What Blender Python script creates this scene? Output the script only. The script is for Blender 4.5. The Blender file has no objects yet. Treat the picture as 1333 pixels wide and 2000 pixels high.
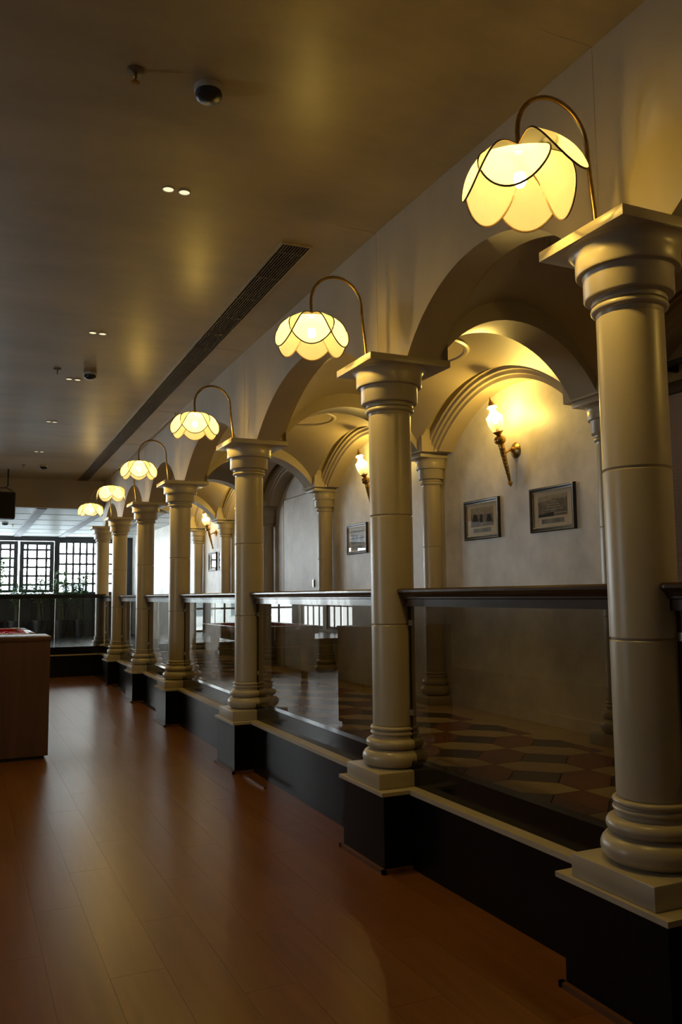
import bpy, bmesh, math, random
from mathutils import Vector, Matrix
random.seed(7)
SC = bpy.context.scene
COL = SC.collection
PI = math.pi

# ------------------------------------------------------------------ camera
cam_d = bpy.data.cameras.new('camera')
cam_d.sensor_fit = 'HORIZONTAL'; cam_d.sensor_width = 36.0
cam_d.lens = 43.646; cam_d.clip_start = 0.05; cam_d.clip_end = 300
cam = bpy.data.objects.new('camera', cam_d); COL.objects.link(cam)
CR = (0.90997853, -0.41450928, -0.01100615)
CU = (-0.0312322, -0.09498369, 0.99498877)
CF = (0.41347748, 0.90507467, 0.09937915)
cam.matrix_world = Matrix(((CR[0], CU[0], -CF[0], 0), (CR[1], CU[1], -CF[1], 0), (CR[2], CU[2], -CF[2], 1.35), (0, 0, 0, 1)))
SC.camera = cam

# ------------------------------------------------------------------ world, daylight, exposure
world = bpy.data.worlds.new('overcast_sky'); SC.world = world
world.use_nodes = True
wn = world.node_tree.nodes
wn['Background'].inputs['Color'].default_value = (0.86, 0.95, 1.0, 1)
wn['Background'].inputs['Strength'].default_value = 22.0
SC.view_settings.view_transform = 'Standard'
SC.view_settings.look = 'None'
SC.view_settings.exposure = 0.22
SC.view_settings.gamma = 1.0
SC.view_settings.use_curve_mapping = False
SC.cycles.use_denoising = True
SC.cycles.max_bounces = 8
SC.cycles.diffuse_bounces = 4
SC.cycles.glossy_bounces = 4
SC.cycles.use_adaptive_sampling = True
SC.cycles.adaptive_threshold = 0.05
SC.cycles.transparent_max_bounces = 16
SC.cycles.sample_clamp_indirect = 4.0
SC.cycles.caustics_reflective = False
SC.cycles.caustics_refractive = False
SC.cycles.blur_glossy = 0.5

LAMP_COL = (1.0, 0.65, 0.13)
LAMP_W = 37.0
SCONCE_W = 23.0
SCONCE_COL = (1.0, 0.68, 0.16)

def portal(name, loc, rot, sx, sy):
    d = bpy.data.lights.new(name, 'AREA'); d.shape = 'RECTANGLE'; d.size = sx; d.size_y = sy
    d.cycles.is_portal = True
    o = bpy.data.objects.new(name, d); COL.objects.link(o); o.location = loc; o.rotation_euler = rot
    return o

# ------------------------------------------------------------------ materials
def newmat(name):
    m = bpy.data.materials.new(name); m.use_nodes = True
    nt = m.node_tree
    return m, nt, nt.nodes['Principled BSDF'], nt.nodes['Material Output']

def mat(name, col, rough=0.5, metal=0.0, spec=0.5, noise=0.0, nscale=6.0, bump=0.0, bscale=40.0, coat=0.0, stretch=(1, 1, 1), col2=None, detail=5):
    m, nt, b, out = newmat(name)
    b.inputs['Base Color'].default_value = (*col, 1)
    b.inputs['Roughness'].default_value = rough
    b.inputs['Metallic'].default_value = metal
    b.inputs['Specular IOR Level'].default_value = spec
    b.inputs['Coat Weight'].default_value = coat
    b.inputs['Coat Roughness'].default_value = 0.08
    if noise or bump or col2:
        tc = nt.nodes.new('ShaderNodeTexCoord'); mp = nt.nodes.new('ShaderNodeMapping')
        mp.inputs['Scale'].default_value = stretch
        nt.links.new(tc.outputs['Object'], mp.inputs['Vector'])
    if noise or col2:
        n = nt.nodes.new('ShaderNodeTexNoise'); n.inputs['Scale'].default_value = nscale; n.inputs['Detail'].default_value = detail
        n.inputs['Roughness'].default_value = 0.6
        nt.links.new(mp.outputs['Vector'], n.inputs['Vector'])
        r = nt.nodes.new('ShaderNodeValToRGB')
        r.color_ramp.elements[0].position = 0.32; r.color_ramp.elements[1].position = 0.68
        c2 = col2 or tuple(min(1, c * (1 + noise)) for c in col)
        c1 = col if col2 else tuple(c * (1 - noise) for c in col)
        r.color_ramp.elements[0].color = (*c1, 1); r.color_ramp.elements[1].color = (*c2, 1)
        nt.links.new(n.outputs['Fac'], r.inputs['Fac']); nt.links.new(r.outputs['Color'], b.inputs['Base Color'])
    if bump:
        n2 = nt.nodes.new('ShaderNodeTexNoise'); n2.inputs['Scale'].default_value = bscale; n2.inputs['Detail'].default_value = 4
        nt.links.new(mp.outputs['Vector'], n2.inputs['Vector'])
        bp = nt.nodes.new('ShaderNodeBump'); bp.inputs['Strength'].default_value = bump; bp.inputs['Distance'].default_value = 0.02
        nt.links.new(n2.outputs['Fac'], bp.inputs['Height']); nt.links.new(bp.outputs['Normal'], b.inputs['Normal'])
    return m

def wood(name, c1, c2, rough, axis='Y', scale=1.0, coat=0.0, rand=0.0, spec=0.5):
    m, nt, b, out = newmat(name)
    tc = nt.nodes.new('ShaderNodeTexCoord'); mp = nt.nodes.new('ShaderNodeMapping')
    s = {'X': (0.6, 9, 9), 'Y': (9, 0.6, 9), 'Z': (9, 9, 0.6)}[axis]
    mp.inputs['Scale'].default_value = tuple(k * scale for k in s)
    nt.links.new(tc.outputs['Object'], mp.inputs['Vector'])
    oi = nt.nodes.new('ShaderNodeObjectInfo')
    ad = nt.nodes.new('ShaderNodeVectorMath'); ad.operation = 'ADD'
    ml = nt.nodes.new('ShaderNodeMath'); ml.operation = 'MULTIPLY'; ml.inputs[1].default_value = 37.0
    nt.links.new(oi.outputs['Random'], ml.inputs[0])
    nt.links.new(mp.outputs['Vector'], ad.inputs[0]); nt.links.new(ml.outputs[0], ad.inputs[1])
    n = nt.nodes.new('ShaderNodeTexNoise'); n.inputs['Scale'].default_value = 1.6; n.inputs['Detail'].default_value = 7; n.inputs['Distortion'].default_value = 0.6
    nt.links.new(ad.outputs[0], n.inputs['Vector'])
    r = nt.nodes.new('ShaderNodeValToRGB'); r.color_ramp.elements[0].position = 0.3; r.color_ramp.elements[1].position = 0.72
    r.color_ramp.elements[0].color = (*c1, 1); r.color_ramp.elements[1].color = (*c2, 1)
    nt.links.new(n.outputs['Fac'], r.inputs['Fac'])
    if rand:
        hs = nt.nodes.new('ShaderNodeHueSaturation')
        mr = nt.nodes.new('ShaderNodeMapRange'); mr.inputs['To Min'].default_value = 1 - rand; mr.inputs['To Max'].default_value = 1 + rand
        nt.links.new(oi.outputs['Random'], mr.inputs['Value']); nt.links.new(mr.outputs[0], hs.inputs['Value'])
        nt.links.new(r.outputs['Color'], hs.inputs['Color']); nt.links.new(hs.outputs['Color'], b.inputs['Base Color'])
    else:
        nt.links.new(r.outputs['Color'], b.inputs['Base Color'])
    b.inputs['Roughness'].default_value = rough; b.inputs['Coat Weight'].default_value = coat; b.inputs['Specular IOR Level'].default_value = spec
    return m

def emis(name, col, strength):
    m, nt, b, out = newmat(name)
    nt.nodes.remove(b)
    e = nt.nodes.new('ShaderNodeEmission'); e.inputs['Color'].default_value = (*col, 1); e.inputs['Strength'].default_value = strength
    nt.links.new(e.outputs[0], out.inputs['Surface'])
    return m

def thin_glass(name, tint, ior=1.5, rough=0.0, gain=1.0):
    m, nt, b, out = newmat(name)
    nt.nodes.remove(b)
    t = nt.nodes.new('ShaderNodeBsdfTransparent'); t.inputs['Color'].default_value = (*tint, 1)
    g = nt.nodes.new('ShaderNodeBsdfGlossy'); g.inputs['Roughness'].default_value = rough; g.inputs['Color'].default_value = (gain, gain, gain, 1)
    # Schlick reflectance of a thin sheet, the same from both sides
    lw = nt.nodes.new('ShaderNodeLayerWeight'); lw.inputs['Blend'].default_value = 0.5
    pw = nt.nodes.new('ShaderNodeMath'); pw.operation = 'POWER'; pw.inputs[1].default_value = 5.0
    f0 = 2 * ((ior - 1) / (ior + 1)) ** 2
    ma = nt.nodes.new('ShaderNodeMath'); ma.operation = 'MULTIPLY_ADD'; ma.inputs[1].default_value = 1 - f0; ma.inputs[2].default_value = f0
    nt.links.new(lw.outputs['Facing'], pw.inputs[0]); nt.links.new(pw.outputs[0], ma.inputs[0])
    mx = nt.nodes.new('ShaderNodeMixShader')
    nt.links.new(ma.outputs[0], mx.inputs['Fac']); nt.links.new(t.outputs[0], mx.inputs[1]); nt.links.new(g.outputs[0], mx.inputs[2])
    nt.links.new(mx.outputs[0], out.inputs['Surface'])
    return m

def petal_mat():
    m, nt, b, out = newmat('capiz_shell_petal')
    nt.nodes.remove(b)
    tc = nt.nodes.new('ShaderNodeTexCoord')
    n = nt.nodes.new('ShaderNodeTexNoise'); n.inputs['Scale'].default_value = 14; n.inputs['Detail'].default_value = 3
    nt.links.new(tc.outputs['Object'], n.inputs['Vector'])
    r = nt.nodes.new('ShaderNodeValToRGB')
    r.color_ramp.elements[0].color = (0.50, 0.50, 0.50, 1); r.color_ramp.elements[1].color = (0.60, 0.60, 0.60, 1)
    nt.links.new(n.outputs['Fac'], r.inputs['Fac'])
    tl = nt.nodes.new('ShaderNodeBsdfTranslucent'); df = nt.nodes.new('ShaderNodeBsdfDiffuse')
    tp = nt.nodes.new('ShaderNodeBsdfTransparent'); tp.inputs['Color'].default_value = (1.0, 0.96, 0.80, 1)
    nt.links.new(r.outputs['Color'], tl.inputs['Color']); nt.links.new(r.outputs['Color'], df.inputs['Color'])
    m1 = nt.nodes.new('ShaderNodeMixShader'); m1.inputs['Fac'].default_value = 0.25
    nt.links.new(tl.outputs[0], m1.inputs[1]); nt.links.new(df.outputs[0], m1.inputs[2])
    m2 = nt.nodes.new('ShaderNodeMixShader'); m2.inputs['Fac'].default_value = 0.30
    nt.links.new(m1.outputs[0], m2.inputs[1]); nt.links.new(tp.outputs[0], m2.inputs[2])
    nt.links.new(m2.outputs[0], out.inputs['Surface'])
    return m

def globe_mat():
    m, nt, b, out = newmat('ribbed_clear_glass')
    nt.nodes.remove(b)
    tp = nt.nodes.new('ShaderNodeBsdfTransparent'); tp.inputs['Color'].default_value = (1, 0.95, 0.8, 1)
    tl = nt.nodes.new('ShaderNodeBsdfTranslucent'); tl.inputs['Color'].default_value = (0.9, 0.8, 0.55, 1)
    g = nt.nodes.new('ShaderNodeBsdfGlossy'); g.inputs['Roughness'].default_value = 0.1
    m1 = nt.nodes.new('ShaderNodeMixShader'); m1.inputs['Fac'].default_value = 0.3
    nt.links.new(tp.outputs[0], m1.inputs[1]); nt.links.new(tl.outputs[0], m1.inputs[2])
    fr = nt.nodes.new('ShaderNodeFresnel'); fr.inputs['IOR'].default_value = 1.5
    m2 = nt.nodes.new('ShaderNodeMixShader')
    nt.links.new(fr.outputs[0], m2.inputs['Fac']); nt.links.new(m1.outputs[0], m2.inputs[1]); nt.links.new(g.outputs[0], m2.inputs[2])
    nt.links.new(m2.outputs[0], out.inputs['Surface'])
    return m

M = {}
M['cream'] = mat('cream_satin_paint', (0.42, 0.365, 0.265), 0.34, noise=0.06, nscale=3, spec=0.5)
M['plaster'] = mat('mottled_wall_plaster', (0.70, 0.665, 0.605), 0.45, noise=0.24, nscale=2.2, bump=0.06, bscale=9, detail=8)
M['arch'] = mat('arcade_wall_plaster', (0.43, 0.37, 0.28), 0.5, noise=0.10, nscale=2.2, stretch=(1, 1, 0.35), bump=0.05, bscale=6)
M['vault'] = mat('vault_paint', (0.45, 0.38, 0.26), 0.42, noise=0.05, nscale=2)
M['ceiling'] = mat('brushed_ceiling_plaster', (0.40, 0.325, 0.19), 0.38, noise=0.15, nscale=1.5, stretch=(0.7, 1.6, 1), bump=0.035, bscale=3, detail=8)
M['bulkhead'] = mat('bulkhead_paint', (0.36, 0.31, 0.25), 0.5)
M['plank'] = wood('orange_laminate_plank', (0.150, 0.054, 0.011), (0.205, 0.077, 0.016), 0.30, 'Y', rand=0.04, spec=0.38)
M['joint'] = mat('dark_floor_joint', (0.03, 0.014, 0.008), 0.8)
M['black'] = mat('black_dado_panel', (0.0045, 0.0045, 0.005), 0.28, noise=0.2, nscale=5, spec=0.18)
M['kerb'] = mat('polished_black_kerb', (0.006, 0.0055, 0.0055), 0.14, spec=0.4)
M['ledge'] = mat('cream_ledge_paint', (0.46, 0.40, 0.30), 0.45, noise=0.08, nscale=8)
M['skirt'] = wood('brown_floor_beading', (0.10, 0.04, 0.018), (0.17, 0.07, 0.03), 0.4, 'Y')
M['rail'] = wood('dark_mahogany_rail', (0.020, 0.009, 0.007), (0.045, 0.018, 0.012), 0.22, 'Y', coat=0.5)
M['glass'] = thin_glass('smoked_balustrade_glass', (0.30, 0.29, 0.27), 1.36)
M['metal'] = mat('brushed_steel', (0.6, 0.6, 0.58), 0.3, 1.0)
M['brass'] = mat('aged_brass', (0.42, 0.27, 0.09), 0.32, 1.0, noise=0.3, nscale=30)
M['darkbrass'] = mat('dark_bronze_wire', (0.06, 0.033, 0.014), 0.5, 0.6)
M['petal'] = petal_mat()
M['globe'] = globe_mat()
M['bulb'] = emis('lit_bulb', (1.0, 0.80, 0.42), 14.0)
M['downlight'] = emis('lit_downlight_lens', (1.0, 0.86, 0.52), 0.95)
M['white'] = mat('white_plastic', (0.45, 0.44, 0.42), 0.45)
M['navy'] = mat('dark_blue_plastic', (0.018, 0.022, 0.035), 0.35)
M['blackp'] = mat('black_speaker_plastic', (0.012, 0.013, 0.013), 0.5)
M['grille'] = mat('bronze_grille_metal', (0.16, 0.12, 0.08), 0.45, 0.3)
M['void'] = mat('dark_duct_void', (0.012, 0.010, 0.008), 0.9)
M['frame'] = mat('dark_picture_frame', (0.022, 0.015, 0.011), 0.35)
M['beading'] = mat('gilt_frame_beading', (0.20, 0.13, 0.05), 0.4, 0.6)
M['mat_board'] = mat('cream_mat_board', (0.68, 0.60, 0.45), 0.8)
M['print'] = mat('sepia_photo_print', (0.19, 0.16, 0.115), 0.7, noise=0.55, nscale=16, detail=8)
M['print2'] = mat('grey_photo_print', (0.22, 0.205, 0.19), 0.7, noise=0.45, nscale=11, detail=6)
M['ink'] = mat('dark_print_ink', (0.03, 0.026, 0.022), 0.8)
M['pale'] = mat('pale_print_tone', (0.38, 0.34, 0.27), 0.8, noise=0.25, nscale=40)
M['picglass'] = thin_glass('picture_glass', (0.97, 0.97, 0.96), 1.45)
M['terra'] = mat('terracotta_tile', (0.23, 0.072, 0.026), 0.22, noise=0.15, nscale=6)
M['creamt'] = mat('cream_tile', (0.54, 0.42, 0.25), 0.22, noise=0.10, nscale=6)
M['slate'] = mat('charcoal_tile', (0.03, 0.03, 0.028), 0.22, noise=0.15, nscale=6)
M['grout'] = mat('tile_grout', (0.10, 0.08, 0.06), 0.8)
M['darkfloor'] = mat('dark_polished_floor', (0.018, 0.018, 0.018), 0.25, noise=0.2, nscale=4)
M['counterw'] = wood('walnut_laminate', (0.075, 0.030, 0.013), (0.12, 0.052, 0.022), 0.42, 'Z', 0.8)
M['cloth'] = mat('red_table_cloth', (0.50, 0.012, 0.035), 0.85)
M['tablewood'] = wood('table_rail_wood', (0.16, 0.07, 0.03), (0.24, 0.11, 0.05), 0.18, 'Y', coat=0.6)
M['redball'] = mat('red_ball', (0.45, 0.01, 0.02), 0.12)
M['whiteball'] = mat('ivory_ball', (0.75, 0.7, 0.58), 0.12)
M['winframe'] = mat('dark_grey_window_wood', (0.018, 0.021, 0.022), 0.45)
M['winglass'] = thin_glass('clear_window_glass', (0.96, 0.98, 0.98), 1.4)
M['ceilpanel'] = mat('pale_ceiling_panel', (0.62, 0.65, 0.64), 0.35, noise=0.05, nscale=2)
M['beam'] = mat('grey_ceiling_beam', (0.26, 0.26, 0.29), 0.5)
M['leaf'] = mat('bamboo_leaf', (0.055, 0.11, 0.035), 0.5, noise=0.4, nscale=6)
M['stalk'] = mat('bamboo_stalk', (0.10, 0.12, 0.04), 0.5)
M['pot'] = mat('dark_planter', (0.008, 0.008, 0.008), 0.6)
M['blind'] = mat('mauve_grey_blind', (0.55, 0.45, 0.40), 0.35)
M['bldg'] = mat('pale_outside_wall', (0.55, 0.58, 0.58), 0.8)
M['bldgwin'] = mat('outside_window_band', (0.13, 0.16, 0.17), 0.4)
M['door'] = mat('plaster_coated_door', (0.70, 0.665, 0.605), 0.45, noise=0.24, nscale=2.2, bump=0.06, bscale=9, detail=8)

# ------------------------------------------------------------------ geometry helpers
CY = [2.167, 3.949, 6.470, 9.014, 11.201, 13.430, 15.250]      # front columns
CX = [-0.040, -0.062, -0.041, -0.003, 0.055, 0.092, 0.100]     # the arcade bows gently
BY = [1.90, 4.15, 6.470, 9.014, 11.201, 13.430, 15.250]        # wall columns
XK = [(-4.0, -0.040)] + list(zip(CY, CX)) + [(40.0, 0.100)]
def xo(y):
    for (a, p), (b, q) in zip(XK, XK[1:]):
        if y <= b: return p + (q - p) * max(0.0, (y - a) / (b - a))
    return XK[-1][1]

class MB:
    def __init__(s): s.v = []; s.f = []; s.mi = []
    def vert(s, p): s.v.append(tuple(p)); return len(s.v) - 1
    def face(s, idx, m=0): s.f.append(tuple(idx)); s.mi.append(m)
    def poly(s, pts, m=0): s.face([s.vert(p) for p in pts], m)
    def box(s, x0, x1, y0, y1, z0, z1, m=0):
        b = len(s.v)
        s.v += [(x0, y0, z0), (x1, y0, z0), (x1, y1, z0), (x0, y1, z0), (x0, y0, z1), (x1, y0, z1), (x1, y1, z1), (x0, y1, z1)]
        for f in ((0, 3, 2, 1), (4, 5, 6, 7), (0, 1, 5, 4), (1, 2, 6, 5), (2, 3, 7, 6), (3, 0, 4, 7)): s.face([b + i for i in f], m)
    def grid(s, rows, m=0, close_u=False):
        b = len(s.v); nu = len(rows[0])
        for r in rows: s.v += [tuple(p) for p in r]
        for i in range(len(rows) - 1):
            for j in range(nu if close_u else nu - 1):
                k = (j + 1) % nu
                s.face((b + i * nu + j, b + i * nu + k, b + (i + 1) * nu + k, b + (i + 1) * nu + j), m)
    def lathe(s, prof, n=32, c=(0, 0, 0), cap0=False, cap1=False, fr=None, m=0):
        rows = []
        for r, z in prof:
            row = []
            for k in range(n):
                a = 2 * PI * k / n
                p = Vector((r * math.cos(a), r * math.sin(a), z))
                if fr is not None: p = fr @ p
                row.append((p[0] + c[0], p[1] + c[1], p[2] + c[2]))
            rows.append(row)
        b = len(s.v); s.grid(rows, m, True)
        if cap0: s.face([b + k for k in range(n)][::-1], m)
        if cap1: s.face([b + (len(prof) - 1) * n + k for k in range(n)], m)
    def tube(s, path, r, n=8, closed=False, m=0, caps=True):
        P = [Vector(p) for p in path]; N = len(P); rows = []
        up = Vector((0, 0, 1)); prev = None
        for i in range(N):
            a = P[(i - 1) % N] if (closed or i > 0) else P[0]; c = P[(i + 1) % N] if (closed or i < N - 1) else P[-1]
            t = (c - a).normalized()
            if prev is None:
                prev = up if abs(t.z) < 0.9 else Vector((1, 0, 0))
            nrm = (prev - t * prev.dot(t)).normalized(); prev = nrm; bn = t.cross(nrm)
            rr = r[i] if isinstance(r, (list, tuple)) else r
            rows.append([P[i] + (nrm * math.cos(2 * PI * k / n) + bn * math.sin(2 * PI * k / n)) * rr for k in range(n)])
        if closed: rows.append(rows[0])
        b = len(s.v); s.grid(rows, m, True)
        if caps and not closed:
            s.face([b + k for k in range(n)][::-1], m); s.face([b + (N - 1) * n + k for k in range(n)], m)
    def build(s, name, material, parent=None, warp=False, smooth=True, ang=32, mats=None, loc=None):
        vs = [(x + xo(y), y, z) for x, y, z in s.v] if warp else s.v
        me = bpy.data.meshes.new(name); me.from_pydata(vs, [], s.f); me.validate()
        for mm in (mats or [material]): me.materials.append(M[mm])
        if mats and len(me.polygons) == len(s.mi): me.polygons.foreach_set('material_index', s.mi)
        bm = bmesh.new(); bm.from_mesh(me)
        bmesh.ops.remove_doubles(bm, verts=bm.verts, dist=1e-5)
        bmesh.ops.recalc_face_normals(bm, faces=bm.faces)
        bm.to_mesh(me); bm.free()
        if smooth:
            me.shade_smooth(); me.set_sharp_from_angle(angle=math.radians(ang))
        return link(name, me, parent, loc)

def link(name, me, parent=None, loc=None):
    o = bpy.data.objects.new(name, me); COL.objects.link(o)
    if parent is not None: o.parent = parent
    if loc is not None: o.location = loc
    return o

def tag(o, label=None, cat=None, group=None, kind=None):
    if label: o['label'] = label
    if cat: o['category'] = cat
    if group: o['group'] = group
    if kind: o['kind'] = kind
    return o

def thing(name, label, cat, loc, group=None, rz=0.0):
    o = bpy.data.objects.new(name, None); COL.objects.link(o); o.location = loc; o.rotation_euler = (0, 0, rz)
    o.empty_display_size = 0.1
    return tag(o, label, cat, group)

def box(name, material, x0, x1, y0, y1, z0, z1, parent=None, bev=0.0, warp=False):
    mb = MB(); mb.box(x0, x1, y0, y1, z0, z1)
    o = mb.build(name, material, parent, warp)
    if bev:
        bm = bmesh.new(); bm.from_mesh(o.data)
        bmesh.ops.bevel(bm, geom=bm.edges[:], offset=bev, segments=2, profile=0.5, affect='EDGES')
        bm.to_mesh(o.data); bm.free(); o.data.shade_smooth(); o.data.set_sharp_from_angle(angle=math.radians(40))
    return o

def struct(o, label=None, cat=None):
    o['kind'] = 'structure'
    if label: o['label'] = label
    return o

# ================================================================== SETTING
XL, YN, YF = -4.2, -2.6, 22.4
ZC, ZF = 3.42, 2.916
PZ = 0.383
# main floor with planks
fl = MB(); fl.box(XL, 4.3, YN, YF + 0.2, -0.06, -0.006); fl = struct(fl.build('floor', 'joint'), 'orange brown laminate plank floor of the hall')
PW, PL = 0.2, 1.25
pm = MB(); pm.box(0.0005, PW - 0.0005, 0.0005, PL - 0.0005, -0.006, 0.0); plank0 = None
for i in range(int(2.3 / PW) + 1 + 11):
    x = 2.12 - (i + 1) * PW
    if x < -1.9: break
    off = (i * 0.47) % PL
    y = 0.2 - off
    while y < 15.1:
        if plank0 is None: plank0 = pm.build('plank', 'plank', fl); o = plank0
        else: o = link('plank', plank0.data, fl)
        o.location = (x, y, 0)
        if y + PL > 15.15: o.scale = (1, (15.15 - y) / PL, 1)
        y += PL
ext = MB(); ext.box(XL, x + PW, YN, 15.15, -0.006, 0.0); ext.box(x + PW, 2.2, YN, -1.25, -0.006, 0.0)
ext.build('floor_remainder', 'plank', fl)
# ceiling
c = MB(); c.box(XL, 2.45, YN, 15.2, ZC, ZC + 0.1); struct(c.build('ceiling', 'ceiling'), 'brushed ochre plaster ceiling of the hall')
c = MB(); c.box(XL, 2.48, 15.2, 15.32, ZF, ZC + 0.1); struct(c.build('wall_bulkhead', 'bulkhead'), 'brown bulkhead where the ceiling steps down')
# far ceiling: panels (tiles) and beams
fc = MB(); fc.box(XL, 4.3, 15.32, YF + 0.1, ZF + 0.03, ZF + 0.1)
fc = struct(fc.build('ceiling_far', 'beam'), 'pale panelled ceiling over the far platform')
beams = [-3.15, -2.1, -1.05, 0.02, 1.20, 2.27, 3.34]
bm_ = MB(); bm_.box(-0.085, 0.085, 0, YF - 15.32, 0, 0.03); b0 = None
for bx in beams:
    if b0 is None: b0 = bm_.build('ceiling_beam', 'beam', fc); o = b0
    else: o = link('ceiling_beam', b0.data, fc)
    o.location = (bx + 0.02, 15.32, ZF - 0.015)
edges = [XL] + beams + [4.1]
for a, b in zip(edges, edges[1:]):
    x0 = a + (0.115 if a != XL else 0); x1 = b - (0.075 if b != 4.1 else 0)
    y = 15.27
    while y < YF - 0.1:
        o = box('ceiling_panel', 'ceilpanel', x0, x1, y, min(y + 1.09, YF), ZF, ZF + 0.03, fc)
        y += 1.2
# perimeter walls
w = MB(); w.box(XL, 4.3, YN - 0.1, YN, 0, ZC); struct(w.build('wall_near', 'plaster'), 'plaster wall behind the viewer')
# left wall with windows
LW = [(4.5, 5.4), (18.6, 20.3), (20.5, 22.2)]
w = MB(); zs0, zs1 = 0.45, 2.88
ys = [YN] + [q for p in LW for q in p] + [YF]
for a, b in zip(ys[0::2], ys[1::2]): w.box(XL - 0.12, XL, a, b, 0, ZC)
ZLO = {a: (0.45 if a > 15 else 1.25) for a, b in LW}; ZHI = {a: (2.88 if a > 15 else 2.15) for a, b in LW}
for a, b in LW: w.box(XL - 0.12, XL, a, b, 0, ZLO[a]); w.box(XL - 0.12, XL, a, b, ZHI[a], ZC)
struct(w.build('wall_left', 'plaster'), 'side wall with windows opposite the arcade')
wi = 1
for a, b in LW:
    zs0, zs1 = ZLO[a], ZHI[a]; fr = MB()
    fr.box(XL - 0.1, XL - 0.04, a, a + 0.07, zs0, zs1); fr.box(XL - 0.1, XL - 0.04, b - 0.07, b, zs0, zs1)
    fr.box(XL - 0.1, XL - 0.04, a, b, zs0, zs0 + 0.07); fr.box(XL - 0.1, XL - 0.04, a, b, zs1 - 0.07, zs1)
    fo = struct(fr.build('window_%d' % wi, 'winframe'), 'side window with a dark frame'); wi += 1
    for k in range(1, 4): box('muntin', 'winframe', XL - 0.085, XL - 0.055, a + (b - a) * k / 4 - 0.018, a + (b - a) * k / 4 + 0.018, zs0, zs1, fo)
    for k in range(1, 4): box('muntin', 'winframe', XL - 0.085, XL - 0.055, a, b, zs0 + (zs1 - zs0) * k / 4 - 0.018, zs0 + (zs1 - zs0) * k / 4 + 0.018, fo)
    portal('window_daylight', (XL - 0.02, (a + b) / 2, (zs0 + zs1) / 2), (0, -PI / 2, 0), zs1 - zs0, b - a)

# ------------------------------------------------------------------ platform (raised gallery) and its dado
XD, XK_, XG = 2.125, 2.169, 2.200        # dado face, kerb face, glass plane (before the bow)
pf = MB()
rows = []
for y in [YN] + CY[:6] + [15.03]: rows.append(y)
for a, b in zip(rows, rows[1:]):
    pf.poly([(XD, a, 0), (XD, b, 0), (XD, b, PZ - 0.022), (XD, a, PZ - 0.022)])
pf.box(XD, 4.0, YN, 15.03, PZ - 0.03, PZ - 0.012)
pf = struct(pf.build('platform', 'black', warp=True), 'black faced raised gallery platform behind the columns')
far = MB(); far.box(XL, 4.3, 15.03, YF + 0.2, 0, PZ - 0.002); struct(far.build('platform_far', 'black'), 'black faced far platform below the windows')
ff = MB(); ff.box(XL, 4.1, 15.2, YF, PZ - 0.002, PZ); struct(ff.build('floor_far', 'darkfloor'), 'dark polished floor of the far platform')

# tile floor on the gallery: squares and long hexagons set at 45 degrees
def clip(poly, x0, x1, y0, y1):
    def cut(P, f, g):
        out = []
        for i in range(len(P)):
            a, b = P[i], P[(i + 1) % len(P)]
            fa, fb = f(a), f(b)
            if fa >= 0: out.append(a)
            if (fa >= 0) != (fb >= 0):
                t = fa / (fa - fb); out.append((a[0] + (b[0] - a[0]) * t, a[1] + (b[1] - a[1]) * t))
        return out
    for f in (lambda p: p[0] - x0, lambda p: x1 - p[0], lambda p: p[1] - y0, lambda p: y1 - p[1]):
        if len(poly) < 3: return []
        poly = cut(poly, f, None)
    return poly
TA = math.radians(46.0); e1 = (math.cos(TA), math.sin(TA)); e2 = (-math.sin(TA), math.cos(TA))
T0 = (3.03, 3.49); TP = 0.507
h = TP / 4; g = 0.0022
def shrink(P):
    cx = sum(p[0] for p in P) / len(P); cy = sum(p[1] for p in P) / len(P)
    return [(cx + (x - cx) * (1 - g / h), cy + (y - cy) * (1 - g / h)) for x, y in P]
SQ = [(-h, -h), (h, -h), (h, h), (-h, h)]
HE = [(-2 * h, 0), (-h, -h), (h, -h), (2 * h, 0), (h, h), (-h, h)]          # long in e1
HF = [(0, -2 * h), (h, -h), (h, h), (0, 2 * h), (-h, h), (-h, -h)]
tile_kinds = [('slate', SQ, (0, 2 * h)), ('terra', HE, (0, 0)), ('creamt', HF, (2 * h, 2 * h))]
BX0, BX1 = 2.23, 3.66
rest = MB(); full = {}
nT = 0
for i in range(-40, 41):
    for j in range(-40, 41):
        for mi_, (mt, shp, (oa, ob)) in enumerate(tile_kinds):
            a0, b0_ = i * TP + oa, j * TP + ob
            cx = T0[0] + a0 * e1[0] + b0_ * e2[0]; cy = T0[1] + a0 * e1[1] + b0_ * e2[1]
            if not (1.9 < cx < 4.0 and -0.3 < cy < 15.3): continue
            P0 = [(p * e1[0] + q * e2[0], p * e1[1] + q * e2[1]) for p, q in shrink(shp)]
            P = [(cx + p, cy + q) for p, q in P0]
            Q = clip(P, BX0, BX1, 0.0, 15.1)
            if len(Q) < 3: continue
            whole = all(BX0 < x < BX1 and 0 < y < 15.1 for x, y in P)
            if cy < 9.4 and cy > 1.4:
                if whole and mt in full:
                    o = link('tile', full[mt], pf); o.location = (cx + xo(cy), cy, 0)
                else:
                    mb = MB(); R = [(x - cx, y - cy) for x, y in Q]; n = len(R)
                    mb.poly([(x, y, PZ) for x, y in R])
                    for k in range(n):
                        a, b = R[k], R[(k + 1) % n]
                        mb.poly([(a[0], a[1], PZ - 0.012), (b[0], b[1], PZ - 0.012), (b[0], b[1], PZ), (a[0], a[1], PZ)])
                    o = mb.build('tile', mt, pf, smooth=False); o.location = (cx + xo(cy), cy, 0)
                    if whole: full[mt] = o.data
                nT += 1
            else:
                rest.poly([(x, y, PZ - 0.002) for x, y in Q], mi_)
o = rest.build('tile_remainder', 'terra', pf, warp=True, smooth=False, mats=['slate', 'terra', 'creamt']); o['kind'] = 'stuff'
ysamp = [YN] + CY[:6] + [15.03]
bd = MB()
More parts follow.
